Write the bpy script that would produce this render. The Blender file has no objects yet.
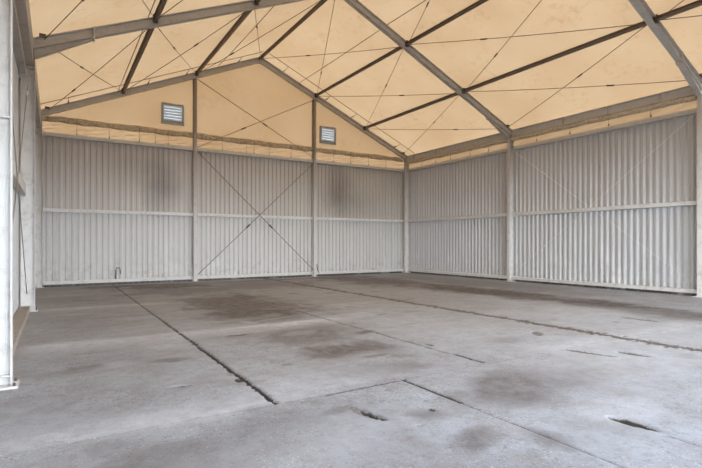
import bpy, bmesh, math, random
import numpy as np
from mathutils import Vector, Matrix

random.seed(7)
C = bpy.context.scene.collection
PI = math.pi

# ------------------------------------------------------------------ layout (metres)
XC = 6.95                       # ridge line
HALF = 7.31                     # ridge to inner face of the columns
YG, YM, YN, YF = 18.085, 11.90, 5.74, -0.45   # gable, middle, near frames, open front
TOP, SL = 8.87, 0.436           # rafter top at the ridge, slope
NODES = [XC-7.15, XC-4.97, XC-2.5, XC, XC+2.5, XC+4.97, XC+7.15]
def rt(x): return TOP - SL*abs(x-XC)          # top of the rafters
def mem(x): return rt(x) + 0.07               # roof cover

# ------------------------------------------------------------------ helpers
def tag(o, label=None, cat=None, group=None, kind=None):
    if label: o['label'] = label
    if cat: o['category'] = cat
    if group: o['group'] = group
    if kind: o['kind'] = kind
    return o

def empty(name, loc, label, cat, group=None):
    o = bpy.data.objects.new(name, None); C.objects.link(o)
    o.location = loc; o.empty_display_size = 0.2
    return tag(o, label, cat, group, 'thing')

def obj(name, bm, mat, parent=None, smooth=False):
    bmesh.ops.recalc_face_normals(bm, faces=bm.faces)
    me = bpy.data.meshes.new(name); bm.to_mesh(me); bm.free()
    if smooth:
        for p in me.polygons: p.use_smooth = True
    me.materials.append(mat)
    o = bpy.data.objects.new(name, me); C.objects.link(o)
    if parent:
        o.parent = parent
        o.matrix_parent_inverse = Matrix.Translation(-Vector(parent.location))
    return o

def box(bm, x0, x1, y0, y1, z0, z1):
    v = [bm.verts.new(p) for p in ((x0,y0,z0),(x1,y0,z0),(x1,y1,z0),(x0,y1,z0),(x0,y0,z1),(x1,y0,z1),(x1,y1,z1),(x0,y1,z1))]
    for f in ((0,3,2,1),(4,5,6,7),(0,1,5,4),(1,2,6,5),(2,3,7,6),(3,0,4,7)):
        bm.faces.new([v[i] for i in f])

def sweep(bm, p0, p1, prof, up):
    """straight bar from p0 to p1; prof = closed 2-D outline (side, up)"""
    p0, p1 = Vector(p0), Vector(p1)
    d = (p1-p0).normalized(); up = Vector(up)
    s = d.cross(up).normalized(); u = s.cross(d).normalized()
    a = [bm.verts.new(p0 + s*q[0] + u*q[1]) for q in prof]
    b = [bm.verts.new(p1 + s*q[0] + u*q[1]) for q in prof]
    n = len(prof)
    for i in range(n):
        bm.faces.new([a[i], a[(i+1) % n], b[(i+1) % n], b[i]])
    bm.faces.new(a[::-1]); bm.faces.new(b)

def ibeam(w, h, tf, tw, top=0.0):
    """I outline, top flange's upper face at `top`"""
    a, b = w/2, tw/2
    z1, z0 = top, top-h
    return [(-a,z0),(a,z0),(a,z0+tf),(b,z0+tf),(b,z1-tf),(a,z1-tf),(a,z1),(-a,z1),(-a,z1-tf),(-b,z1-tf),(-b,z0+tf),(-a,z0+tf)]
def chan(w, h, t):
    """C outline open towards +side, centred"""
    a, c = w/2, h/2
    return [(-a,-c),(a,-c),(a,-c+t),(-a+t,-c+t),(-a+t,c-t),(a,c-t),(a,c),(-a,c)]
def rect(w, h): return [(-w/2,-h/2),(w/2,-h/2),(w/2,h/2),(-w/2,h/2)]

def tube(bm, pts, r, n=8):
    pts = [Vector(p) for p in pts]
    rings = []
    for i, p in enumerate(pts):
        d = (pts[min(i+1, len(pts)-1)] - pts[max(i-1, 0)]).normalized()
        ref = Vector((0,0,1)) if abs(d.z) < .9 else Vector((1,0,0))
        s = d.cross(ref).normalized(); u = s.cross(d)
        rr = r[i] if isinstance(r, (list, tuple)) else r
        rings.append([bm.verts.new(p + (s*math.cos(2*PI*k/n) + u*math.sin(2*PI*k/n))*rr) for k in range(n)])
    for a, b in zip(rings, rings[1:]):
        for k in range(n):
            bm.faces.new([a[k], a[(k+1) % n], b[(k+1) % n], b[k]])
    bm.faces.new(rings[0][::-1]); bm.faces.new(rings[-1])

# ------------------------------------------------------------------ materials
class NT:
    def __init__(s, name):
        s.m = bpy.data.materials.new(name); s.m.use_nodes = True
        s.t = s.m.node_tree; s.t.nodes.clear()
        s.out = s.n('ShaderNodeOutputMaterial')
        s.co = s.n('ShaderNodeTexCoord').outputs['Object']
    def n(s, typ, **kw):
        nd = s.t.nodes.new(typ)
        for k, v in kw.items(): setattr(nd, k, v)
        return nd
    def l(s, a, b): s.t.links.new(a, b)
    def val(s, sock, v):
        if hasattr(v, 'is_linked') or isinstance(v, bpy.types.NodeSocket): s.l(v, sock)
        else: sock.default_value = v
    def noise(s, scale, detail=4, rough=.55, vec=None, stretch=None):
        nd = s.n('ShaderNodeTexNoise'); nd.inputs['Scale'].default_value = scale
        nd.inputs['Detail'].default_value = detail; nd.inputs['Roughness'].default_value = rough
        v = vec or s.co
        if stretch:
            mp = s.n('ShaderNodeMapping'); mp.inputs['Scale'].default_value = stretch; s.l(v, mp.inputs['Vector']); v = mp.outputs[0]
        s.l(v, nd.inputs['Vector']); return nd.outputs['Fac']
    def ramp(s, fac, a, b, lo=0.0, hi=1.0):
        nd = s.n('ShaderNodeMapRange'); nd.clamp = True
        s.l(fac, nd.inputs['Value'])
        nd.inputs['From Min'].default_value = a; nd.inputs['From Max'].default_value = b
        nd.inputs['To Min'].default_value = lo; nd.inputs['To Max'].default_value = hi
        return nd.outputs[0]
    def mix(s, fac, a, b, blend='MIX'):
        nd = s.n('ShaderNodeMix', data_type='RGBA', blend_type=blend)
        s.val(nd.inputs['Factor'], fac)
        for sock, v in ((nd.inputs['A'], a), (nd.inputs['B'], b)):
            if isinstance(v, tuple): sock.default_value = (*v, 1)
            else: s.l(v, sock)
        return nd.outputs['Result']
    def math(s, op, a, b=0.0):
        nd = s.n('ShaderNodeMath', operation=op); s.val(nd.inputs[0], a); s.val(nd.inputs[1], b); return nd.outputs[0]
    def attr(s, name):
        nd = s.n('ShaderNodeAttribute'); nd.attribute_name = name; return nd.outputs['Fac']
    def bsdf(s, col, rough=.6, metal=0.0, bump=None, bstr=.2, bdist=.01):
        b = s.n('ShaderNodeBsdfPrincipled')
        if isinstance(col, tuple): b.inputs['Base Color'].default_value = (*col, 1)
        else: s.l(col, b.inputs['Base Color'])
        s.val(b.inputs['Roughness'], rough); b.inputs['Metallic'].default_value = metal
        if bump is not None:
            bp = s.n('ShaderNodeBump'); bp.inputs['Strength'].default_value = bstr; bp.inputs['Distance'].default_value = bdist
            s.l(bump, bp.inputs['Height']); s.l(bp.outputs[0], b.inputs['Normal'])
        s.l(b.outputs[0], s.out.inputs['Surface']); return s.m

def paint(name, col, dark, rough=.55, scale=6, amount=.5):
    t = NT(name)
    f = t.ramp(t.noise(scale, 6, .65), .5, .72, 0, amount)
    g = t.noise(40, 3)
    return t.bsdf(t.mix(f, col, dark), rough, bump=g, bstr=.08)

STEEL = paint('grey_painted_steel', (.47,.44,.40), (.30,.24,.19))
WHITE = paint('pale_painted_steel', (.66,.66,.65), (.40,.34,.29), amount=.55)
BROWN = paint('brown_primed_steel', (.16,.115,.085), (.09,.06,.045), amount=.6)
ROD = paint('rod_steel', (.20,.145,.10), (.10,.07,.05))
WROD = paint('pale_rod_steel', (.66,.66,.64), (.45,.42,.38), amount=.3)
LROD = paint('grey_rod_steel', (.27,.245,.215), (.15,.13,.11))
DARK = paint('dark_steel', (.09,.075,.065), (.05,.04,.03))
ALU = paint('louvre_grey', (.30,.32,.33), (.2,.2,.2), .45)
SLAT = paint('louvre_slat', (.62,.66,.69), (.5,.5,.5), .35)
def shaded_paint(name, lit, shaded, z0, z1):  # paint browns with height, standing in for the weaker light higher up
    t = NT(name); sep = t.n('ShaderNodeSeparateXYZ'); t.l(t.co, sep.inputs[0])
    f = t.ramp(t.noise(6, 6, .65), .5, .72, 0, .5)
    c = t.mix(t.ramp(sep.outputs['Z'], z0, z1), lit, shaded)
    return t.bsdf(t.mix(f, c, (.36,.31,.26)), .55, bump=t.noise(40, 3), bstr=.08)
COLP = shaded_paint('column_paint', (.68,.68,.67), (.44,.40,.35), 1.8, 5.2)
POSTP = shaded_paint('gable_post_paint', (.64,.635,.62), (.26,.21,.165), 2.2, 5.6)
RUST = paint('rusty_sill', (.40,.365,.32), (.22,.19,.165), .8, 9, .8)

def membrane(name, trans, diff, fac, mottling=.5):
    t = NT(name)
    big = t.ramp(t.noise(.5, 4, .6), .36, .64)
    fine = t.ramp(t.math('ADD', t.noise(5, 8, .72), t.math('MULTIPLY', t.math('SUBTRACT', t.noise(.8, 3), .5), .5)), .56, .80, 0, mottling)
    fold = t.noise(2.2, 4, .6, stretch=(1, .5, 1))
    tc = t.mix(big, trans, tuple(c*f for c, f in zip(trans, (.88,.82,.75))))
    tc = t.mix(fine, tc, tuple(c*f for c, f in zip(trans, (.72,.58,.42))))
    dc = t.mix(fine, diff, tuple(c*.55 for c in diff))
    tr = t.n('ShaderNodeBsdfTranslucent'); t.l(tc, tr.inputs[0])
    df = t.n('ShaderNodeBsdfDiffuse'); t.l(dc, df.inputs[0])
    bp = t.n('ShaderNodeBump'); bp.inputs['Strength'].default_value = .25; bp.inputs['Distance'].default_value = .03
    t.l(fold, bp.inputs['Height']); t.l(bp.outputs[0], tr.inputs['Normal']); t.l(bp.outputs[0], df.inputs['Normal'])
    mx = t.n('ShaderNodeMixShader'); mx.inputs[0].default_value = fac
    t.l(df.outputs[0], mx.inputs[1]); t.l(tr.outputs[0], mx.inputs[2]); t.l(mx.outputs[0], t.out.inputs['Surface'])
    return t.m
ROOFM = membrane('roof_fabric', (.405,.268,.146), (.52,.42,.31), .33, .5)
GABM = membrane('gable_fabric', (.325,.208,.108), (.45,.36,.26), .32, .3)

def hem_mat(name, base, dark):
    t = NT(name)
    f = t.ramp(t.noise(11, 8, .8), .43, .62)
    g = t.ramp(t.noise(1.3, 3), .25, .5, .45, 1)
    c = t.mix(t.math('MULTIPLY', f, g), base, dark)
    return t.bsdf(c, .8, bump=t.noise(14, 5), bstr=.3)
HEM = hem_mat('mildewed_hem_fabric', (.52,.42,.29), (.25,.185,.12))
HEML = hem_mat('stained_hem_fabric', (.56,.47,.35), (.33,.26,.185))

def cladding_mat(name, soot, upper_shade):
    """trapezoidal sheet paint: streaks, grime at the foot, painted shade high up and under the rail, soot blotches at (u, z, radius_u, radius_z)"""
    t = NT(name)
    sep = t.n('ShaderNodeSeparateXYZ'); t.l(t.co, sep.inputs[0])
    streak = t.ramp(t.noise(3, 6, .7, stretch=(3, 3, .12)), .5, .75, 0, .2 if upper_shade < .6 else .5)
    fine = t.ramp(t.noise(11, 7, .7), .58, .8, 0, .55)
    c = t.mix(streak, (.60,.605,.595) if upper_shade > .6 else (.53,.545,.55), (.43,.42,.40))
    c = t.mix(fine, c, (.36,.33,.29))
    c = t.mix(t.math('MULTIPLY', t.math('ADD', t.ramp(sep.outputs['Z'], 1.8, 4.4, 0, .7), t.ramp(sep.outputs['Z'], 2.45, 2.5, 0, .3)), upper_shade), c, (.37,.315,.26))  # upper wall shade painted in by height; step at rail is paler lower sheets
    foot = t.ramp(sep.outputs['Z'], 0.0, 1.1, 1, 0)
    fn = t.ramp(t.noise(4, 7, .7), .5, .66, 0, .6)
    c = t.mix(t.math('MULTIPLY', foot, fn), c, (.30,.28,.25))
    c = t.mix(t.ramp(sep.outputs['Z'], .06, .13, .92, 0), c, (.06,.05,.04))  # dark band paints the shadow gap beneath the bottom rail
    chalk = t.math('MULTIPLY', t.ramp(t.noise(1.6, 6, .6, stretch=(1,1,.6)), .55, .7, 0, .5), t.ramp(sep.outputs['Z'], .5, 2.2, 1, 0))
    c = t.mix(chalk, c, (.72,.73,.73))
    wob = t.noise(1.4, 5, .6)
    for axis, u, z, ru, rz, amt in soot:
        du = t.math('DIVIDE', t.math('SUBTRACT', sep.outputs[axis], u), ru)
        dz = t.math('DIVIDE', t.math('SUBTRACT', sep.outputs['Z'], z), rz)
        d = t.math('SQRT', t.math('ADD', t.math('MULTIPLY', du, du), t.math('MULTIPLY', dz, dz)))
        d = t.math('ADD', d, t.math('MULTIPLY', t.math('SUBTRACT', wob, .5), .7))
        c = t.mix(t.ramp(d, .15, 1.1, amt, 0), c, (.15,.125,.11))
    return t.bsdf(c, .42, bump=t.noise(25, 3), bstr=.05)
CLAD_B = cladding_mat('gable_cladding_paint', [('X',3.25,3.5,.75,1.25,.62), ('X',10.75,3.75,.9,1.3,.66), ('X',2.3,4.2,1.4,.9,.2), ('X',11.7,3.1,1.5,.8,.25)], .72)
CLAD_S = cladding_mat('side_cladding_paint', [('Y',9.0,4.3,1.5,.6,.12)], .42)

# ------------------------------------------------------------------ floor
def vnoise(x, y, seed):
    def h(i, j):
        n = (i*374761393 + j*668265263 + seed*974634877) & 0xFFFFFFFF
        n = ((n ^ (n >> 13)) * 1274126177) & 0xFFFFFFFF
        return ((n ^ (n >> 16)) & 0xFFFF) / 65535.0
    xi, yi = np.floor(x).astype(np.int64), np.floor(y).astype(np.int64)
    fx, fy = x-xi, y-yi
    fx, fy = fx*fx*(3-2*fx), fy*fy*(3-2*fy)
    return (h(xi,yi)*(1-fx)+h(xi+1,yi)*fx)*(1-fy) + (h(xi,yi+1)*(1-fx)+h(xi+1,yi+1)*fx)*fy
def fbm(x, y, seed, o=4):
    s, a, t = 0, 1, 0
    for k in range(o):
        s = s + a*vnoise(x*2**k, y*2**k, seed+k*17); t += a; a *= .5
    return s/t

def spaced(segs):
    out = []
    for a, b, st in segs:
        n = max(1, round((b-a)/st)); out += [a+(b-a)*i/n for i in range(n)]
    out.append(segs[-1][1]); return np.array(out)
gx = spaced([(-1.0,-.4,.1),(-.4,8,.022),(8,15.0,.06)])
gy = spaced([(-.6,1.2,.1),(1.2,7.2,.022),(7.2,12.2,.045),(12.2,18.6,.07)])
X, Y = np.meshgrid(gx, gy)
nx, ny = len(gx), len(gy)
wob = (fbm(X*2.1, Y*2.1, 3)-.5); wob2 = (fbm(X*9, Y*9, 9)-.5); wob3 = (fbm(X*23, Y*23, 5, 3)-.5)
crack = np.zeros_like(X); soil = np.zeros_like(X); stain = np.zeros_like(X); dust = np.zeros_like(X); depth = np.zeros_like(X)
def sm(e0, e1, v):
    t = np.clip((v-e0)/(e1-e0), 0, 1); return t*t*(3-2*t)
def joint_x(x0, ya, yb, w, amt, rag=.3, arr=crack, d=.02):
    """joint between slabs running along the hall"""
    g = np.abs(X - x0 - wob3*rag*w*1.6 - wob2*rag*w*.5 - wob*.012)
    inside = sm(ya-.04, ya+.04, Y)*(1-sm(yb-.04, yb+.04, Y))
    v = (1-sm(w*.45, w, g))*inside*amt
    np.maximum(arr, v, out=arr); np.maximum(depth, v*d, out=depth)
def joint_y(y0, xa, xb, w, amt, arr=crack, d=.006):
    g = np.abs(Y - y0 - wob2*w*.8 - wob*.04)
    v = (1-sm(w*.45, w, g))*sm(xa-.05, xa+.05, X)*(1-sm(xb-.05, xb+.05, X))*amt
    np.maximum(arr, v, out=arr); np.maximum(depth, v*d, out=depth)
def blob(arr, x, y, rx, ry, amt, rot=0, rag=.6, soft=.6, d=0):
    c, s = math.cos(rot), math.sin(rot)
    u, v = (X-x)*c+(Y-y)*s, -(X-x)*s+(Y-y)*c
    r = np.sqrt((u/rx)**2+(v/ry)**2) + wob*rag*2 + wob2*rag*.7
    a = (1-sm(1-soft, 1+soft*.6, r))*amt
    np.maximum(arr, a, out=arr)
    if d: np.maximum(depth, a*d, out=depth)
# joints along the hall
joint_x(1.65, 3.9, 6.6, .034, 1.0, .9, d=.03)
joint_x(1.655, 6.4, 9.2, .036, .75, 1.3, d=.02)
joint_x(1.65, 9.0, 18.3, .035, .55, .5)
joint_x(7.20, 1.5, 18.3, .16, .8, 1.3, soil, d=.02)
joint_x(7.19, 1.5, 18.3, .03, .4, 1.4)
joint_x(4.30, 3.95, 4.45, .035, .95, .8, d=.02)
joint_x(4.28, 4.5, 9.3, .028, .5, .9)
joint_x(4.31, 9.2, 13, .03, .35, .6)
joint_x(3.04, 3.05, 3.9, .022, .9, .6)
joint_x(3.03, 1.4, 3.1, .018, .45, .7)
joint_x(3.80, .8, 1.75, .02, .4, .7)
joint_x(10.1, 3.0, 18, .03, .3, .6)
# joints across it
for y0, amt in ((3.88,.28), (7.85,.22), (11.9,.2), (15.9,.2)):
    joint_y(y0, -.3, 14.2, .02, amt)
joint_y(3.86, 2.1, 3.05, .02, .55)
# chalky dust along the cross joints
def stripe(y0, xa, xb, wa, wb, amt):
    g = (Y - y0) + wob*.25
    w = np.where(g > 0, wb, wa)
    v = np.exp(-(g/w)**2)*sm(xa-.5, xa+.3, X)*(1-sm(xb-.5, xb+.5, X))*amt*(.55+.9*fbm(X*1.7, Y*4, 31))
    np.maximum(dust, v, out=dust)
stripe(3.95, -.3, 2.0, .10, .35, .75)
stripe(4.1, 1.7, 3.2, .1, .7, .45)
stripe(7.75, -.3, 4.6, .5, .12, .75)
stripe(11.95, -.3, 2.2, .25, .15, .7)
stripe(3.95, 5.2, 10.2, .35, .35, .6)
stripe(15.0, -.3, 2.0, .3, .3, .3)
blob(dust, 6.6, 3.2, 2.2, 1.2, .40, .1)
blob(dust, 8.6, 5.2, 2.0, 2.2, .30, .1)
blob(dust, 5.6, 5.6, 1.4, 1.6, .22, .1)
blob(dust, 1.3, 2.9, .8, .5, .25, .3)
blob(dust, 3.0, 2.8, .5, .4, .2)
for i_ in range(46):
    q = random.Random(i_*7+3)
    blob(stain, q.uniform(.2, 9.5), q.uniform(2.2, 15), q.uniform(.06, .35), q.uniform(.04, .2), q.uniform(.25, .6), q.uniform(-.5, .5), .9)
for i_ in range(40):
    q = random.Random(i_*11+5)
    blob(dust, q.uniform(0, 9), q.uniform(2, 12), q.uniform(.1, .6), q.uniform(.05, .25), q.uniform(.15, .4), q.uniform(-.3, .3), .9)
# oily and damp stains, plus one painted darkening at the front
blob(stain, 3.7, 10.9, 1.2, 2.6, .80, -.12)
blob(stain, 3.5, 9.1, 1.5, .9, .85, .0)
blob(stain, 3.3, 6.7, 1.1, .9, .55, .2)
blob(stain, 3.35, 5.4, .8, .55, .75, .1)
blob(stain, 4.17, 6.28, .30, .16, .95, .3)
blob(stain, 3.4, 4.9, .30, .10, .8)
blob(stain, 3.0, 14.8, 2.2, 1.4, .55)
blob(stain, 5.6, 15.5, 2.6, 1.6, .45)
blob(stain, 2.6, 17.2, 2.0, .55, .9)
blob(stain, 6.3, 17.2, 2.6, .45, .6)
blob(stain, 10.2, 15.2, 1.5, 3.4, .80, .05)
blob(stain, 10.7, 9.6, .9, 4.2, .95, .03)
blob(stain, 10.8, 6.4, .8, 2.2, 1.0, .05)
blob(stain, 10.4, 4.4, .9, 1.4, .85)
blob(stain, 12.6, 11, 1.3, 5.0, .35)
blob(stain, 2.55, 2.42, .36, .20, .62, .4)
blob(stain, 3.0, 2.15, .2, .25, .5, .2)
blob(stain, 2.62, 2.95, .22, .18, .5, .2)
blob(stain, 3.65, 3.1, 1.0, .45, .62, .25)
blob(stain, 4.5, 3.0, .7, .3, .45, .1)
blob(stain, 3.0, 4.3, .7, .5, .45, .1)
blob(stain, 2.0, 3.45, .18, .1, .5, .2)
blob(stain, .6, 13.9, 1.2, 1.5, .22)
blob(stain, 3.2, 16.3, 1.7, .7, .9)
blob(stain, 1.6, 2.0, 1.6, .9, .22)  # broad soft darkening painted in to offset the strong front light
blob(stain, .6, 10.0, 1.0, 1.2, .2)
blob(stain, .2, 4.9, 1.1, .8, .2)
blob(stain, .2, 6.2, 1.1, .9, .12)
blob(stain, .9, 3.2, 1.2, .45, .42, .2)
# broken-out holes
blob(crack, 2.21, 3.22, .030, .15, 1.0, .12, .35, .3, .05)
blob(soil, 2.17, 3.34, .07, .20, .55, .1, .5, .5, .015)
blob(crack, 3.85, 1.985, .032, .15, .8, .06, .5, .3, .03)
blob(soil, 3.83, 1.99, .055, .18, 1.0, .06, .5, .35, .025)
blob(soil, 6.26, 3.26, .07, .22, 1.0, .12, .8, .4, .03)
blob(soil, 5.84, 3.57, .05, .25, .75, .25, .9, .4, .02)
blob(soil, 6.38, 4.77, .06, .2, .7, -.7, .8, .4, .02)
blob(soil, 1.02, 4.86, .2, .05, .75, -.15, 1.1, .4, .02)
blob(soil, 2.45, 7.15, .22, .06, .7, 0, .9, .4, .02)
blob(soil, 2.52, 8.65, .2, .07, .6, 0, .9, .4, .02)
blob(soil, 2.3, 5.1, .1, .06, .5, 0, .9, .4, .02)
blob(soil, 9.23, 4.7, .09, .3, .6, 0, .9, .4, .02)
blob(crack, 1.60, 4.75, .05, .12, .9, 0, .9, .4, .02)
blob(crack, 4.41, 5.05, .04, .1, .8, 0, .9, .4, .02)
blob(crack, 2.70, 3.05, .04, .05, .7, 0, .9, .4, .02)
blob(crack, .35, 6.95, .28, .025, .35, 0, 1.0, .4)
blob(crack, .2, 6.4, .14, .02, .35, 0, 1.0, .4)
Z = -depth*(1+wob3*1.6) + wob*.012 - .002
Z = np.where((Y > 17.9) | (X < -.3) | (X > 14.1), np.minimum(Z, 0), Z)
me = bpy.data.meshes.new('floor')
co = np.stack([X, Y, Z], -1).reshape(-1, 3).astype(np.float32)
idx = (np.arange(ny-1)[:, None]*nx + np.arange(nx-1)[None, :])
quads = np.stack([idx, idx+1, idx+nx+1, idx+nx], -1).reshape(-1, 4).astype(np.int32)
me.vertices.add(len(co)); me.vertices.foreach_set('co', co.ravel())
me.loops.add(quads.size); me.loops.foreach_set('vertex_index', quads.ravel())
me.polygons.add(len(quads)); me.polygons.foreach_set('loop_start', np.arange(0, quads.size, 4, dtype=np.int32))
me.polygons.foreach_set('use_smooth', np.ones(len(quads), dtype=bool))
me.update(calc_edges=True)
for nm, arr in (('crack', crack), ('soil', soil), ('stain', stain), ('dust', dust)):
    at = me.attributes.new(nm, 'FLOAT', 'POINT'); at.data.foreach_set('value', arr.astype(np.float32).ravel())
def floor_mat():
    t = NT('worn_concrete')
    big = t.ramp(t.noise(.45, 5, .6), .3, .7)
    c = t.mix(big, (.405,.445,.50), (.32,.325,.345))
    mid = t.ramp(t.noise(2.6, 7, .65), .42, .68)
    c = t.mix(t.math('MULTIPLY', mid, .5), c, (.20,.185,.18))
    c = t.mix(t.ramp(t.noise(9, 8, .78), .50, .68, 0, .6), c, (.19,.175,.165))
    scour = t.ramp(t.noise(1.2, 6, .6), .35, .65)
    # grey aggregate showing through
    vor = t.n('ShaderNodeTexVoronoi'); vor.inputs['Scale'].default_value = 62; t.l(t.co, vor.inputs['Vector'])
    cell = t.n('ShaderNodeSeparateColor'); t.l(vor.outputs['Color'], cell.inputs[0])
    light = t.math('MULTIPLY', t.math('MULTIPLY', t.ramp(cell.outputs[0], .78, .95), t.ramp(vor.outputs['Distance'], .25, .5, 1, 0)), t.math('MULTIPLY', scour, 1.0))
    darkp = t.math('MULTIPLY', t.math('MULTIPLY', t.ramp(cell.outputs[1], .80, .95), t.ramp(vor.outputs['Distance'], .2, .45, 1, 0)), t.math('MULTIPLY', scour, .9))
    grit = t.noise(70, 4, .7)
    c = t.mix(t.ramp(grit, .45, .75, 0, .4), c, (.43,.42,.42))
    vo2 = t.n('ShaderNodeTexVoronoi'); vo2.inputs['Scale'].default_value = 27; t.l(t.co, vo2.inputs['Vector'])
    ce2 = t.n('ShaderNodeSeparateColor'); t.l(vo2.outputs['Color'], ce2.inputs[0])
    chip = t.math('MULTIPLY', t.math('MULTIPLY', t.ramp(ce2.outputs[2], .80, .9), t.ramp(vo2.outputs['Distance'], .15, .4, 1, 0)), t.math('MULTIPLY', scour, .7))
    c = t.mix(chip, c, (.13,.12,.115))
    c = t.mix(light, c, (.70,.70,.70))
    c = t.mix(darkp, c, (.10,.095,.09))
    br = t.noise(6, 7, .7)
    st = t.math('MULTIPLY', t.attr('stain'), t.ramp(br, .3, .6, .6, 1.15))
    c = t.mix(t.math('MULTIPLY', st, .97), c, (.075,.055,.046))
    du = t.math('MULTIPLY', t.attr('dust'), t.ramp(br, .35, .62, .4, 1.1))
    c = t.mix(du, c, (.575,.605,.65))
    c = t.mix(t.ramp(t.math('ADD', t.attr('soil'), t.ramp(t.noise(30, 5, .7), .3, .7, -.25, .25)), .25, .75, 0, .9), c, (.115,.09,.065))
    c = t.mix(t.ramp(t.math('ADD', t.attr('crack'), t.ramp(t.noise(45, 4, .7), .3, .7, -.2, .2)), .15, .7, 0, .95), c, (.03,.027,.024))
    h = t.math('ADD', t.math('MULTIPLY', grit, .5), t.math('MULTIPLY', t.noise(18, 6, .7), .8))
    rough = t.ramp(t.math('ADD', mid, t.attr('stain')), 0, 1.6, .72, .55)
    return t.bsdf(c, rough, bump=h, bstr=.6, bdist=.014)
me.materials.append(floor_mat())
fo = bpy.data.objects.new('floor', me); C.objects.link(fo); tag(fo, 'worn grey concrete slab floor with joints and stains', kind='structure')

# land outside
bm = bmesh.new(); box(bm, -60, 75, -60, 90, -.35, -.12)
t = NT('outdoor_gravel'); gm = t.bsdf(t.mix(t.noise(3, 6), (.24,.235,.22), (.16,.155,.14)), .9)
tag(obj('ground', bm, gm), 'pale gravel yard outside the hall', kind='structure')

# ------------------------------------------------------------------ cladding
PITCH = .18
GABLE_RIB = ((0,0),(.080,0),(.098,.036),(.162,.036))
SIDE_RIB = ((0,0),(.052,0),(.092,.056),(.138,.056))
def profile(u0, u1, rib):
    pts = []; u = u0
    while u < u1-.001:
        for du, d in rib:
            if u+du < u1: pts.append((u+du, d))
        u += PITCH
    pts.append((u1, 0)); return pts
def sheet(name, u0, u1, z0, z1, place, mat, label):
    """corrugated sheeting; place(u, d, z) -> xyz with d towards the inside"""
    bm = bmesh.new(); pts = profile(u0, u1, GABLE_RIB if mat is CLAD_B else SIDE_RIB)
    zs = [z0, (z0+z1)/2, z1]
    def grid(off):
        return [[bm.verts.new(place(u, d+off, z)) for z in zs] for u, d in pts]
    a, b = grid(0), grid(-.004)
    for g in (a, b):
        for i in range(len(pts)-1):
            for k in range(2):
                bm.faces.new([g[i][k], g[i+1][k], g[i+1][k+1], g[i][k+1]])
    for i in range(len(pts)-1):
        for k in (0, 2):
            bm.faces.new([a[i][k], a[i+1][k], b[i+1][k], b[i][k]])
    for i in (0, len(pts)-1):
        for k in range(2):
            bm.faces.new([a[i][k], a[i][k+1], b[i][k+1], b[i][k]])
    return tag(obj(name, bm, mat), label, kind='structure')
XL, XR = XC-HALF, XC+HALF            # inner column faces
CW = .25                             # column depth
ZT = 5.0                             # sheets end behind the top rail
gb = lambda u, d, z: (u, YG+.235-d, z)
rw = lambda u, d, z: (XR+.335-d, u, z)
lw = lambda u, d, z: (XL-.335+d, u, z)
P1X, P2X = 4.42, 9.42
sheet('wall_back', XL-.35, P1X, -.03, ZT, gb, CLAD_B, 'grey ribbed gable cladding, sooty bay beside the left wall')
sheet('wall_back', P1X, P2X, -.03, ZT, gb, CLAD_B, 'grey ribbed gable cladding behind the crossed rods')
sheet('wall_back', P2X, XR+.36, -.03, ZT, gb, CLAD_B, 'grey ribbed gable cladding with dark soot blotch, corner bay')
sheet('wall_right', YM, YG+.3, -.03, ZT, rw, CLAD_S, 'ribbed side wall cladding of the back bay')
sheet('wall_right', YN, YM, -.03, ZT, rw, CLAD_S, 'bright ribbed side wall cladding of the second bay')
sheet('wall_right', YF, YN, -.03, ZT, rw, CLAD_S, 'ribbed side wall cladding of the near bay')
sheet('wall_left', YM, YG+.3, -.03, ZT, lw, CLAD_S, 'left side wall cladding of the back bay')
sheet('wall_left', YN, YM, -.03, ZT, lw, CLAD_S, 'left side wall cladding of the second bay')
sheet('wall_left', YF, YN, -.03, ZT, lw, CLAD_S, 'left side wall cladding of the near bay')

# ------------------------------------------------------------------ fabric roof and gable
bm = bmesh.new()
xs = [XC-7.72] + [XC-7.72+7.72*i/24 for i in range(1, 24)] + [XC] + [XC+7.72*i/24 for i in range(1, 25)]
ys = [YF-.1 + (YG+.35-YF+.1)*j/56 for j in range(57)]
def sag(x, y):
    k = (abs(x-XC) % 2.485)/2.485
    f = min(abs(y-q) for q in (YG, YM, YN, YF))
    return .03*math.sin(PI*k)*min(1, f/1.5)
vv = [[bm.verts.new((x, y, mem(x)-sag(x, y))) for x in xs] for y in ys]
for j in range(len(ys)-1):
    for i in range(len(xs)-1):
        bm.faces.new([vv[j][i], vv[j][i+1], vv[j+1][i+1], vv[j+1][i]])
tag(obj('ceiling', bm, ROOFM, smooth=False), 'cream translucent fabric roof', kind='structure')

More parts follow.
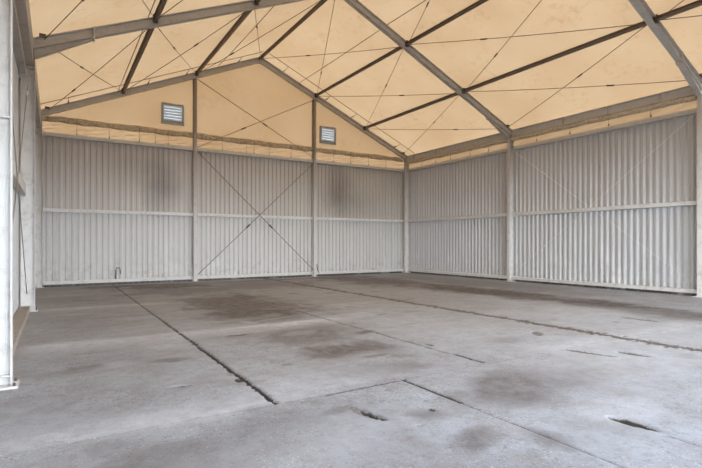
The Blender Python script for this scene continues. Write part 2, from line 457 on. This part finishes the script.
VENTS = [(3.28, 4.02, 5.80, 6.50), (9.78, 10.52, 5.80, 6.50)]
def gable_fabric():
    bm = bmesh.new(); y = YG+.225
    cols = sorted(set([XL-.15, XR+.15, XC] + [v for q in VENTS for v in q[:2]] + [XL-.15 + (XR-XL+.3)*i/60 for i in range(1, 60)]))
    rows = sorted(set([5.0+.085*i for i in range(8)]))           # wrinkled skirt
    def wr(x, z):
        s = max(0, min(1, (5.45-z)/.2))*max(0, min(1, (z-4.99)/.1))
        return y + s*.02*(math.sin(x*9+z*25)+.6*math.sin(x*4.3-z*41))
    grid = [[bm.verts.new((x, wr(x, z), z)) for z in rows] for x in cols]
    for i in range(len(cols)-1):
        for k in range(len(rows)-1):
            bm.faces.new([grid[i][k], grid[i+1][k], grid[i+1][k+1], grid[i][k+1]])
    z1 = rows[-1]
    for i in range(len(cols)-1):
        xa, xb = cols[i], cols[i+1]; xm = (xa+xb)/2
        cuts = [(None, None)]
        hole = [q for q in VENTS if q[0] < xm < q[1]]
        spans = [(lambda x: z1, mem)]
        if hole:
            q = hole[0]; spans = [(lambda x: z1, lambda x, q=q: q[2]), (lambda x, q=q: q[3], mem)]
        for lo, hi in spans:
            p = [(xa, lo(xa)), (xb, lo(xb)), (xb, hi(xb)), (xa, hi(xa))]
            if p[2][1]-p[1][1] < .004 and p[3][1]-p[0][1] < .004: continue
            bm.faces.new([bm.verts.new((a, y, b)) for a, b in p])
    bmesh.ops.remove_doubles(bm, verts=bm.verts, dist=.0005)
    return obj('wall_gable', bm, GABM)
bm = bmesh.new(); a = [bm.verts.new((x, YF-.02, z)) for x, z in ((XL-.3, 4.4), (XR+.3, 4.4), (XR+.3, mem(XR+.3)), (XC, mem(XC)), (XL-.3, mem(XL-.3)))]; bm.faces.new(a)  # unseen front gable, added and brought down low to shade the upper walls
tag(obj('wall_front_shade', bm, GABM), 'cream fabric gable over the open front, unseen, added to darken the upper walls', kind='structure')
tag(gable_fabric(), 'cream fabric gable above the ribbed cladding', kind='structure')

# ------------------------------------------------------------------ portal frames
def column_bm(s, y, ztop):
    bm = bmesh.new()
    x = XC + s*HALF
    # web plane across the hall; flanges face the hall and the wall
    sweep(bm, (x, y, .02), (x, y, ztop), ibeam(.115, CW, .014, .010, top=0), (-s, 0, 0))
    return bm
def rafter_bm(s, y, xin=XC, hgt=.22):
    bm = bmesh.new()
    xo = XC + s*(HALF+CW)
    k = math.sqrt(1+SL*SL)
    prof = ibeam(.15, hgt/k, .014, .010, top=0)
    # end faces cut plumb: sweep in the roof plane, then shear the caps upright
    p0, p1 = Vector((XC, y, rt(XC))), Vector((xo, y, rt(xo)))
    sweep(bm, p0, p1, prof, (0, 0, 1))
    d = (p1-p0).normalized()
    for v in bm.verts:
        base = XC if abs((v.co-p0).dot(d)) < .01 else xo
        if abs((v.co-p0).dot(d)) < .01 or abs((v.co-p1).dot(d)) < .01:
            dx = base - v.co.x
            v.co += Vector((dx, 0, dx/d.x*d.z))
    return bm
def haunch_bm(s, y):
    bm = bmesh.new()
    xi, xo = XC+s*HALF, XC+s*(HALF-1.08)
    bot = lambda x: rt(x)-.215
    zi = 5.27
    for w, dz in ((.010, 0), ):
        p = [(xi, bot(xi)), (xo, bot(xo)), (xo, bot(xo)-.03), (xi, zi)]
        a = [bm.verts.new((q[0], y-.005, q[1])) for q in p]; b = [bm.verts.new((q[0], y+.005, q[1])) for q in p]
        bm.faces.new(a[::-1]); bm.faces.new(b)
        for i in range(4): bm.faces.new([a[i], a[(i+1) % 4], b[(i+1) % 4], b[i]])
    sweep(bm, (xi, y, zi), (xo, y, bot(xo)-.03), rect(.15, .014), (0, 0, 1))
    return bm
def bolt_plate(x, y, zc, w, h, tx=.02):
    bm = bmesh.new(); box(bm, x-tx/2, x+tx/2, y-w/2, y+w/2, zc-h/2, zc+h/2); return bm
def frame(y, label, haunched):
    e = empty('portal_frame', (XC, y, 0), label, 'steel frame', 'portal frames of the hall')
    for s in (-1, 1):
        x = XC + s*HALF; xo = x + s*CW
        obj('column', column_bm(s, y, rt(x+s*.02)-.2), COLP, e)
        obj('rafter', rafter_bm(s, y), STEEL, e)
        bm = bmesh.new(); box(bm, min(x-s*.05, xo+s*.03), max(x-s*.05, xo+s*.03), y-.13, y+.13, 0, .022)
        bp = obj('base_plate', bm, WHITE, e)
        for dx in (.0, .18):
            for dy in (-.1, .1):
                bm = bmesh.new(); tube(bm, [(x-s*.02+s*dx, y+dy, .022), (x-s*.02+s*dx, y+dy, .05)], .014, 6)
                obj('anchor_bolt', bm, DARK, bp)
        if haunched:
            obj('haunch', haunch_bm(s, y), STEEL, e)
            xs_ = XC+s*(HALF-1.08)
            bm = bmesh.new(); sweep(bm, (xs_, y, rt(xs_)+.012), (xs_, y, rt(xs_)-.285), rect(.16, .024), (1, 0, s*-SL))
            obj('splice_plate', bm, STEEL, e)
            for zp in (5.03, 5.27, rt(x)-.215):
                bm = bmesh.new(); box(bm, min(x+s*.012, xo-s*.012), max(x+s*.012, xo-s*.012), y-.073, y+.073, zp-.006, zp+.006)
                obj('stiffener', bm, STEEL, e)
            for zp in (.115, 2.63):
                bm = bmesh.new(); box(bm, min(x+s*.012, xo-s*.012), max(x+s*.012, xo-s*.012), y-.073, y+.073, zp-.007, zp+.007)
                obj('stiffener', bm, WHITE, e)
    bm = bmesh.new(); box(bm, XC-.014, XC+.014, y-.085, y+.085, rt(XC)-.27, rt(XC)+.01)
    obj('ridge_plate', bm, STEEL, e)
    # lugs on the rafter that carry purlins and rods
    for i, x in enumerate(NODES[1:-1]):
        if abs(x-XC) < .1: continue
        for dy in (-.09, .09):
            bm = bmesh.new(); box(bm, x-.055, x+.055, y+dy-.012, y+dy+.012, rt(x)-.15, rt(x)+.035)
            obj('lug', bm, DARK, e)
    for s in (-1, 1):
        x = XC+s*(HALF-.13)
        for dy in ((-.10, .10) if haunched else (-.10,)):
            bm = bmesh.new(); box(bm, x-.06, x+.06, y+dy-.02, y+dy+.02, rt(x)-.035, rt(x)+.03)
            obj('lug', bm, DARK, e)
    return e
frame(YG, 'grey gable end frame against the fabric gable, without haunches', False)
frame(YM, 'grey haunched portal frame crossing mid-hall, one bay before the gable', True)
frame(YN, 'grey haunched portal frame nearest the viewer, with a bright white near column', True)

# gable posts
for x, lab in ((P1X, 'slim steel gable post between the plain sooty bay and the cross-braced bay'),
               (P2X, 'slim steel gable post between the cross-braced bay and the corner bay')):
    e = empty('gable_post', (x, YG, 0), lab, 'post', 'steel posts of the gable wall')
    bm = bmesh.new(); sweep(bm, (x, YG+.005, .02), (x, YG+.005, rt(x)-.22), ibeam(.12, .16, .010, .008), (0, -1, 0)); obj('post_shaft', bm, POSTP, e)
    bm = bmesh.new(); box(bm, x-.1, x+.1, YG-.05, YG+.17, 0, .02); obj('base_plate', bm, WHITE, e)
    bm = bmesh.new(); box(bm, x-.075, x+.075, YG-.01, YG+.17, rt(x)-.235, rt(x)-.215); obj('head_plate', bm, STEEL, e)

# ------------------------------------------------------------------ purlins
def purlin(x, ya, yb, label):
    e = empty('purlin', (x, ya, rt(x)), label, 'purlin', 'brown roof purlins')
    sgn = 0 if abs(x-XC) < .1 else (1 if x > XC else -1)
    up = (sgn*SL, 0, 1)
    bm = bmesh.new()
    c = Vector((x, 0, rt(x)-.055))
    sweep(bm, c+Vector((0, ya+.012, 0)), c+Vector((0, yb-.012, 0)), ibeam(.075, .11, .008, .010, top=.055), up)
    obj('purlin_bar', bm, BROWN, e)
    for y in (ya+.03, yb-.03):
        bm = bmesh.new(); box(bm, x-.05, x+.05, y-.014, y+.014, rt(x)-.135, rt(x)+.005); obj('cleat', bm, DARK, e)
where = ['left roof slope, the purlin nearer the eave', 'left roof slope, the purlin nearer the ridge', 'along the ridge', 'right roof slope, the purlin nearer the ridge', 'right roof slope, the purlin nearer the eave']
for bay, ya, yb, pick in (('back bay', YM, YG, (0,1,2,3,4)), ('second bay', YN, YM, (0,1,2,3,4)), ('near bay', YF, YN, (3,4))):
    for i in pick:
        purlin(NODES[i+1], ya, yb, f'brown steel purlin of the {bay}, {where[i]}')

# ------------------------------------------------------------------ roof brace rods
def rod(p0, p1, r, mat, label, group, tb=.38, name='brace_rod', sagz=.0):
    p0, p1 = Vector(p0), Vector(p1)
    e = empty(name, p0, label, 'brace', group)
    bm = bmesh.new()
    pts = [p0.lerp(p1, i/12) - Vector((0, 0, sagz*4*(i/12)*(1-i/12))) for i in range(13)]
    tube(bm, pts, r, 6); obj('rod_bar', bm, mat, e, smooth=True)
    q = p0.lerp(p1, tb) - Vector((0, 0, sagz*4*tb*(1-tb))); d = (p1-p0).normalized()
    bm = bmesh.new(); tube(bm, [q-d*.11, q-d*.09, q+d*.09, q+d*.11], [r, r*2.3, r*2.3, r], 8)
    obj('turnbuckle', bm, DARK if mat is ROD else WROD, e, smooth=True)
    return e
pan = ['left roof slope, eave panel', 'left roof slope, middle panel', 'left roof slope, ridge panel', 'right roof slope, ridge panel', 'right roof slope, middle panel', 'right roof slope, eave panel']
RD = .11
for bay, ya, yb, pick, fa, fb in (('back bay', YM, YG, range(6), 'middle frame', 'gable'), ('second bay', YN, YM, range(6), 'near frame', 'middle frame'), ('near bay', YF, YN, (4, 5), 'open front', 'near frame')):
    for i in pick:
        a, b = NODES[i], NODES[i+1]
        lo, hi = (a, b) if i < 3 else (b, a)
        for yl, yh, at in ((ya+.09, yb-.09, fa), (yb-.09, ya+.09, fb)):
            rod((lo, yl, rt(lo)-RD+.02), (hi, yh, rt(hi)-RD+.02), .0095, ROD,
                f'thin brown brace rod, {pan[i]}, {bay}, lower end at {at}', 'crossed roof brace rods', tb=random.choice((.3, .36, .62)), sagz=.04)
# gable rods
g = 'crossed rods of the gable wall'
yy = YG-.03
rod((P1X+.08, yy, 7.52), (P2X-.1, yy, 5.08), .013, ROD, 'brown rod across the fabric gable, falling from the first post toward the corner', g, .55)
rod((P1X+.08, yy-.035, 5.0), (P2X-.08, yy-.035, 7.52), .013, ROD, 'brown rod across the fabric gable, rising from the first post toward the corner', g, .36)
rod((P1X+.08, yy, 4.82), (P2X-.08, yy, .28), .014, ROD, 'rod across the ribbed gable cladding, falling from the first post toward the corner', g, .60)
rod((P1X+.08, yy-.04, .26), (P2X-.08, yy-.04, 4.84), .014, ROD, 'rod across the ribbed gable cladding, rising from the first post toward the corner', g, .40)
# side-wall rods
g = 'crossed rods of the side walls'
xw = XR+.10
rod((xw, YM-.1, .28), (xw, YN+.1, 4.85), .0075, WROD, 'pale thin rod on the right ribbed wall, rising toward the viewer', g, .22)
rod((xw+.02, YM-.1, 4.85), (xw+.02, YN+.1, .28), .0075, WROD, 'pale thin rod on the right ribbed wall, falling toward the viewer', g, .22)
xw = XL-.12
rod((xw, YM-.12, 4.65), (xw, YN+.1, .35), .008, LROD, 'thin rod on the left side wall, falling from the middle column toward the viewer', g, .06)
rod((xw-.02, YM-.12, .38), (xw-.02, YN+.1, 4.65), .008, LROD, 'thin rod on the left side wall, rising from the foot of the middle column', g, .06)

# ------------------------------------------------------------------ rails on the walls
def rail(p0, p1, w, h, mat, label, group, name='wall_girt'):
    e = empty(name, p0, label, 'rail', group)
    bm = bmesh.new(); d = (Vector(p1)-Vector(p0)).normalized()
    sweep(bm, p0, p1, rect(w, h), (0, 0, 1)); obj('rail_bar', bm, mat, e)
    for p, sg in ((Vector(p0), 1), (Vector(p1), -1)):
        bm = bmesh.new(); q = p + d*sg*.02
        sweep(bm, q-d*.012, q+d*.012, rect(w+.03, h+.05), (0, 0, 1)); obj('end_cleat', bm, mat, e)
bays = [(XL+.02, P1X-.075, 'bay beside the left wall'), (P1X+.075, P2X-.075, 'cross-braced bay'), (P2X+.075, XR-.02, 'corner bay')]
for kind, zc, h, mat, grp in (('top', 4.93, .12, STEEL, 'top rails of the walls'), ('mid-height', 2.49, .11, WHITE, 'mid-height rails of the walls'), ('bottom', .13, .10, WHITE, 'bottom rails of the walls')):
    for xa, xb, nm in bays:
        rail((xa, YG+.12, zc), (xb, YG+.12, zc), .13, h, mat, f'pale steel {kind} rail on the gable wall, {nm}', grp)
    for ya, yb, nm in ((YM+.08, YG-.08, 'back bay'), (YN+.08, YM-.08, 'second bay')):
        rail((XR+.215, ya, zc), (XR+.215, yb, zc), .13, h, mat, f'pale steel {kind} rail on the right ribbed wall, {nm}', grp)
        if not (kind == 'bottom' and nm == 'second bay'):
            hh = .2 if (kind == 'mid-height' and nm == 'second bay') else h
            rail((XL-.215, ya, zc), (XL-.215, yb, zc), .13, hh, mat, f'steel {kind} rail on the left side wall, {nm}', grp)
bm = bmesh.new(); box(bm, XL-.27, XL-.09, YN+.1, YM-.14, -.01, .12)
tag(obj('timber_kerb', bm, RUST), 'dirty brown timber kerb along the foot of the left side wall', 'kerb', kind='thing')

# ------------------------------------------------------------------ eave beams, hems and curtains
def eave(s, ya, yb, side, nm):
    x = XC + s*(HALF+.10)
    e = empty('eave_beam', (x, ya, 5.3), f'grey steel eave beam above the {side} wall, {nm}', 'beam', 'eave beams')
    bm = bmesh.new()
    sweep(bm, (x, ya, 5.60), (x, yb, 5.60), ibeam(.14, .26, .012, .010, top=0), (0, 0, 1)) if s > 0 else sweep(bm, (x-.03, ya, 5.34), (x-.03, yb, 5.34), rect(.20, .52), (0, 0, 1))
    obj('beam_bar', bm, STEEL, e)
    n = 4 if s > 0 else 0
    for i in range(n):
        y = ya + (yb-ya)*(i+.6)/n
        bm = bmesh.new(); box(bm, x-.066, x+.066, y-.008, y+.008, 5.353, 5.587); obj('web_stiffener', bm, STEEL, e)
    # curtain: soft cream strip between beam and rail
    bm = bmesh.new(); m = 60; zs = [4.96+.045*k for k in range(15)]
    xx = XC + s*(HALF+.285)
    def wv(y, z): return xx + s*.022*math.sin(y*7.3+z*23)*math.sin((z-4.96)*PI/.63)
    ca, cb = ya-.08, yb+(.2 if yb > YM+1 else .08)
    gr = [[bm.verts.new((wv(ca+(cb-ca)*i/m, z), ca+(cb-ca)*i/m, z)) for z in zs] for i in range(m+1)]
    for i in range(m):
        for k in range(len(zs)-1):
            bm.faces.new([gr[i][k], gr[i+1][k], gr[i+1][k+1], gr[i][k+1]])
    tag(obj('eave_curtain', bm, GABM, smooth=True), f'cream fabric strip behind the eave beam of the {side} wall, {nm}', 'curtain', 'fabric strips at the eaves', 'thing')
    if s < 0: return
    # mildewed hem: a rolled tube of fabric
    bm = bmesh.new(); pts = []; rr = []
    for i in range(61):
        y = ya + .02 + (yb-ya-.04)*i/60
        pts.append((x-s*.01, y, 5.268+.006*math.sin(y*5.1))); rr.append(.078+.005*math.sin(y*9.7)+.004*math.sin(y*23))
    tube(bm, pts, rr, 10)
    tag(obj('hem_roll', bm, HEML, smooth=True), f'mottled rolled fabric hem under the eave beam of the {side} wall, {nm}', 'hem', 'mottled fabric hems', 'thing')
for s, side in ((1, 'right ribbed'), (-1, 'left side')):
    eave(s, YM+.08, YG-.02, side, 'back bay'); eave(s, YN+.08, YM-.08, side, 'second bay')
# gable hem
bm = bmesh.new(); n = 120
xa, xb = XL+.0, XR-.0
a = []
for i in range(n+1):
    x = xa+(xb-xa)*i/n
    zt = min(5.55+.012*math.sin(x*3.1)+.01*math.sin(x*11), rt(x)-.1)
    zb = 5.355+.012*math.sin(x*4.7+1)+.01*math.sin(x*13)
    a.append([bm.verts.new(p) for p in ((x, YG+.155, zt), (x, YG+.125, zt-.03), (x, YG+.115+.008*math.sin(x*17), (zt+zb)/2), (x, YG+.125, zb+.03), (x, YG+.155, zb))])
for i in range(n):
    for k in range(5):
        bm.faces.new([a[i][k], a[i+1][k], a[i+1][(k+1) % 5], a[i][(k+1) % 5]])
tag(obj('hem_strip', bm, HEM, smooth=True), 'long mottled fabric hem across the gable, under both louvre vents', 'hem', None, 'thing')

# lacing straps
def strap(p0, p1, label, group):
    e = empty('lacing_strap', p0, label, 'strap', group)
    bm = bmesh.new(); tube(bm, [p0, Vector(p0).lerp(Vector(p1), .5), p1], .009, 6); obj('strap_cord', bm, ROD, e, smooth=True)
    bm = bmesh.new(); p = Vector(p1); tube(bm, [p+Vector((0,0,-.01)), p+Vector((0,0,.05))], .022, 8); obj('strap_hook', bm, DARK, e, smooth=True)
gx_ = [.60, 1.56, 2.51, 3.04, 3.48, 5.46, 6.42, 6.74, 7.38, 8.35, 10.4, 11.28, 12.25, 13.24]
ordn = ['first', 'second', 'third', 'fourth', 'fifth', 'sixth', 'seventh']
for grp_, nm, cnt in ((gx_[:5], 'bay beside the left wall', 0), (gx_[5:10], 'cross-braced bay', 0), (gx_[10:], 'corner bay', 0)):
    for k, x in enumerate(grp_):
        strap((x, YG+.09, 5.50), (x, YG+.09, 5.0), f'hem lacing cord on the gable, {ordn[k]} from left in the {nm}', 'lacing cords of the gable hem')
for ys_, nm in (([16.87, 15.93, 14.99, 13.85, 12.9], 'back bay'), ([10.72, 9.45, 8.17, 6.96], 'second bay')):
    for k, y in enumerate(ys_):
        strap((XR+.055, y, 5.31), (XR+.055, y, 5.0), f'hem lacing cord on the right wall, {ordn[k]} from the gable in the {nm}', 'lacing cords of the right wall hem')

# ------------------------------------------------------------------ cords under the roof cover
for x, lab in ((1.84, 'long cord under the roof cover, left slope, beside the eave-side purlin'), (5.30, 'long cord under the roof cover, left slope, between ridge and upper purlin'),
               (8.70, 'long cord under the roof cover, right slope, between ridge and upper purlin'), (12.03, 'long cord under the roof cover, right slope, beside the eave-side purlin')):
    bm = bmesh.new(); m_ = 40
    tube(bm, [(x, YG+.1-(YG-YF-.1)*i/m_, mem(x)-sag(x, YG+.1-(YG-YF-.1)*i/m_)-.014) for i in range(m_+1)], .011, 6)
    tag(obj('roof_cord', bm, ROD, smooth=True), lab, 'cord', 'long cords under the roof cover', 'thing')
for s, nm in ((-1, 'left'), (1, 'right')):
    x0, x1 = XC+s*.12, XC+s*(HALF+.1); yk = YG-.62
    e = empty('keder_cord', (x0, yk, mem(x0)), f'brown cord parallel to the gable rafter under the {nm} roof slope, with hooks', 'cord', 'cords along the gable rafter')
    bm = bmesh.new(); tube(bm, [(x0+(x1-x0)*i/20, yk, mem(x0+(x1-x0)*i/20)-.045) for i in range(21)], .011, 6); obj('cord_line', bm, ROD, e, smooth=True)
    for x in (XC+s*.95, XC+s*2.9, XC+s*4.2, XC+s*6.6):
        bm = bmesh.new(); tube(bm, [(x, yk+.01, mem(x)-.05), (x, yk+.2, rt(x)-.02), (x, yk+.36, rt(x)-.03), (x, YG-.06, rt(x)-.02)], [.009, .009, .022, .008], 6); obj('hook', bm, DARK, e)

# ------------------------------------------------------------------ louvre vents
for (x0, x1, z0, z1), lab in zip(VENTS, ('grey louvre vent in the fabric gable, beside the first gable post', 'grey louvre vent in the fabric gable, between second post and corner')):
    e = empty('louvre_vent', ((x0+x1)/2, YG+.17, z0), lab, 'vent', 'louvre vents of the gable')
    ya, yb = YG+.12, YG+.24; f = .045
    bm = bmesh.new()
    o_ = [(x0-.02,z0-.02),(x1+.02,z0-.02),(x1+.02,z1+.02),(x0-.02,z1+.02)]; i_ = [(x0+f,z0+f),(x1-f,z0+f),(x1-f,z1-f),(x0+f,z1-f)]
    vo = [[bm.verts.new((p[0], y, p[1])) for p in o_] for y in (ya, yb)]; vi = [[bm.verts.new((p[0], y, p[1])) for p in i_] for y in (ya, yb)]
    for k in range(4):
        j = (k+1) % 4
        bm.faces.new([vo[0][k], vo[0][j], vi[0][j], vi[0][k]]); bm.faces.new([vo[1][k], vi[1][k], vi[1][j], vo[1][j]])
        bm.faces.new([vo[0][k], vo[1][k], vo[1][j], vo[0][j]]); bm.faces.new([vi[0][k], vi[0][j], vi[1][j], vi[1][k]])
    obj('vent_frame', bm, ALU, e)
    ns = 6; ph = (z1-z0-2*f)/ns
    for k in range(ns):
        zc = z0+f+ph*(k+.5)
        bm = bmesh.new()
        # blade: lower edge outside, seen from below its pale underside catches the sky
        sweep(bm, (x0+f+.002, YG+.185, zc), (x1-f-.002, YG+.185, zc), rect(.13, .008), (0, 1, 1))
        box(bm, x0+f+.002, x1-f-.002, YG+.130, YG+.138, zc-.002, zc+.056); obj('louvre_slat', bm, SLAT, e)

# ------------------------------------------------------------------ small bits
bm = bmesh.new(); y = YG+.16
tube(bm, [(1.77, y, .16), (1.77, y-.02, .5), (1.80, y-.03, .57), (1.86, y-.03, .58), (1.90, y-.02, .52), (1.91, y-.02, .36)], .014, 8)
tag(obj('bent_pipe', bm, DARK, smooth=True), 'short dark bent pipe standing against the foot of the gable cladding', 'pipe', None, 'thing')
bm = bmesh.new(); y = YG+.02
tube(bm, [(9.53, y, .52), (9.535, y-.01, .38), (9.57, y-.01, .24), (9.63, y-.005, .15)], .016, 8)
tag(obj('hose_end', bm, DARK, smooth=True), 'short dark hose end hanging beside the second gable post', 'hose', None, 'thing')

# ------------------------------------------------------------------ light
w = bpy.data.worlds.new('World'); bpy.context.scene.world = w; w.use_nodes = True
nt = w.node_tree; nt.nodes.clear()
out = nt.nodes.new('ShaderNodeOutputWorld'); bg = nt.nodes.new('ShaderNodeBackground')
tc = nt.nodes.new('ShaderNodeTexCoord'); sp = nt.nodes.new('ShaderNodeSeparateXYZ'); rp = nt.nodes.new('ShaderNodeValToRGB')
nt.links.new(tc.outputs['Generated'], sp.inputs[0]); nt.links.new(sp.outputs['Z'], rp.inputs[0])
rp.color_ramp.elements[0].position = 0.0; rp.color_ramp.elements[0].color = (.885,.945,1.02,1)
rp.color_ramp.elements[1].position = .7; rp.color_ramp.elements[1].color = (.15,.19,.25,1)
nt.links.new(rp.outputs[0], bg.inputs['Color']); bg.inputs['Strength'].default_value = 11.5
nt.links.new(bg.outputs[0], out.inputs[0])
sun = bpy.data.lights.new('sun', 'SUN'); sun.energy = 3.0; sun.angle = math.radians(8); sun.color = (1, .95, .86)
so = bpy.data.objects.new('sun', sun); C.objects.link(so)
so.rotation_euler = Vector((-.30, -.42, -1)).to_track_quat('-Z', 'Y').to_euler()
so.location = (XC, 8, 20)

# ------------------------------------------------------------------ camera
cam = bpy.data.cameras.new('camera'); co_ = bpy.data.objects.new('camera', cam); C.objects.link(co_)
co_.location = (0, 0, 1.4); co_.rotation_euler = (PI/2, 0, -math.radians(31.85))
cam.sensor_width = 36; cam.lens = 475.56*36/702; cam.shift_y = 9.73/702
cam.clip_start = .05; cam.clip_end = 300
sc = bpy.context.scene; sc.camera = co_
sc.view_settings.view_transform = 'Standard'; sc.view_settings.look = 'None'
sc.view_settings.exposure = 0.14; sc.view_settings.gamma = 1
sc.view_settings.use_curve_mapping = False
sc.cycles.max_bounces = 12; sc.cycles.diffuse_bounces = 8
sc.cycles.use_denoising = True
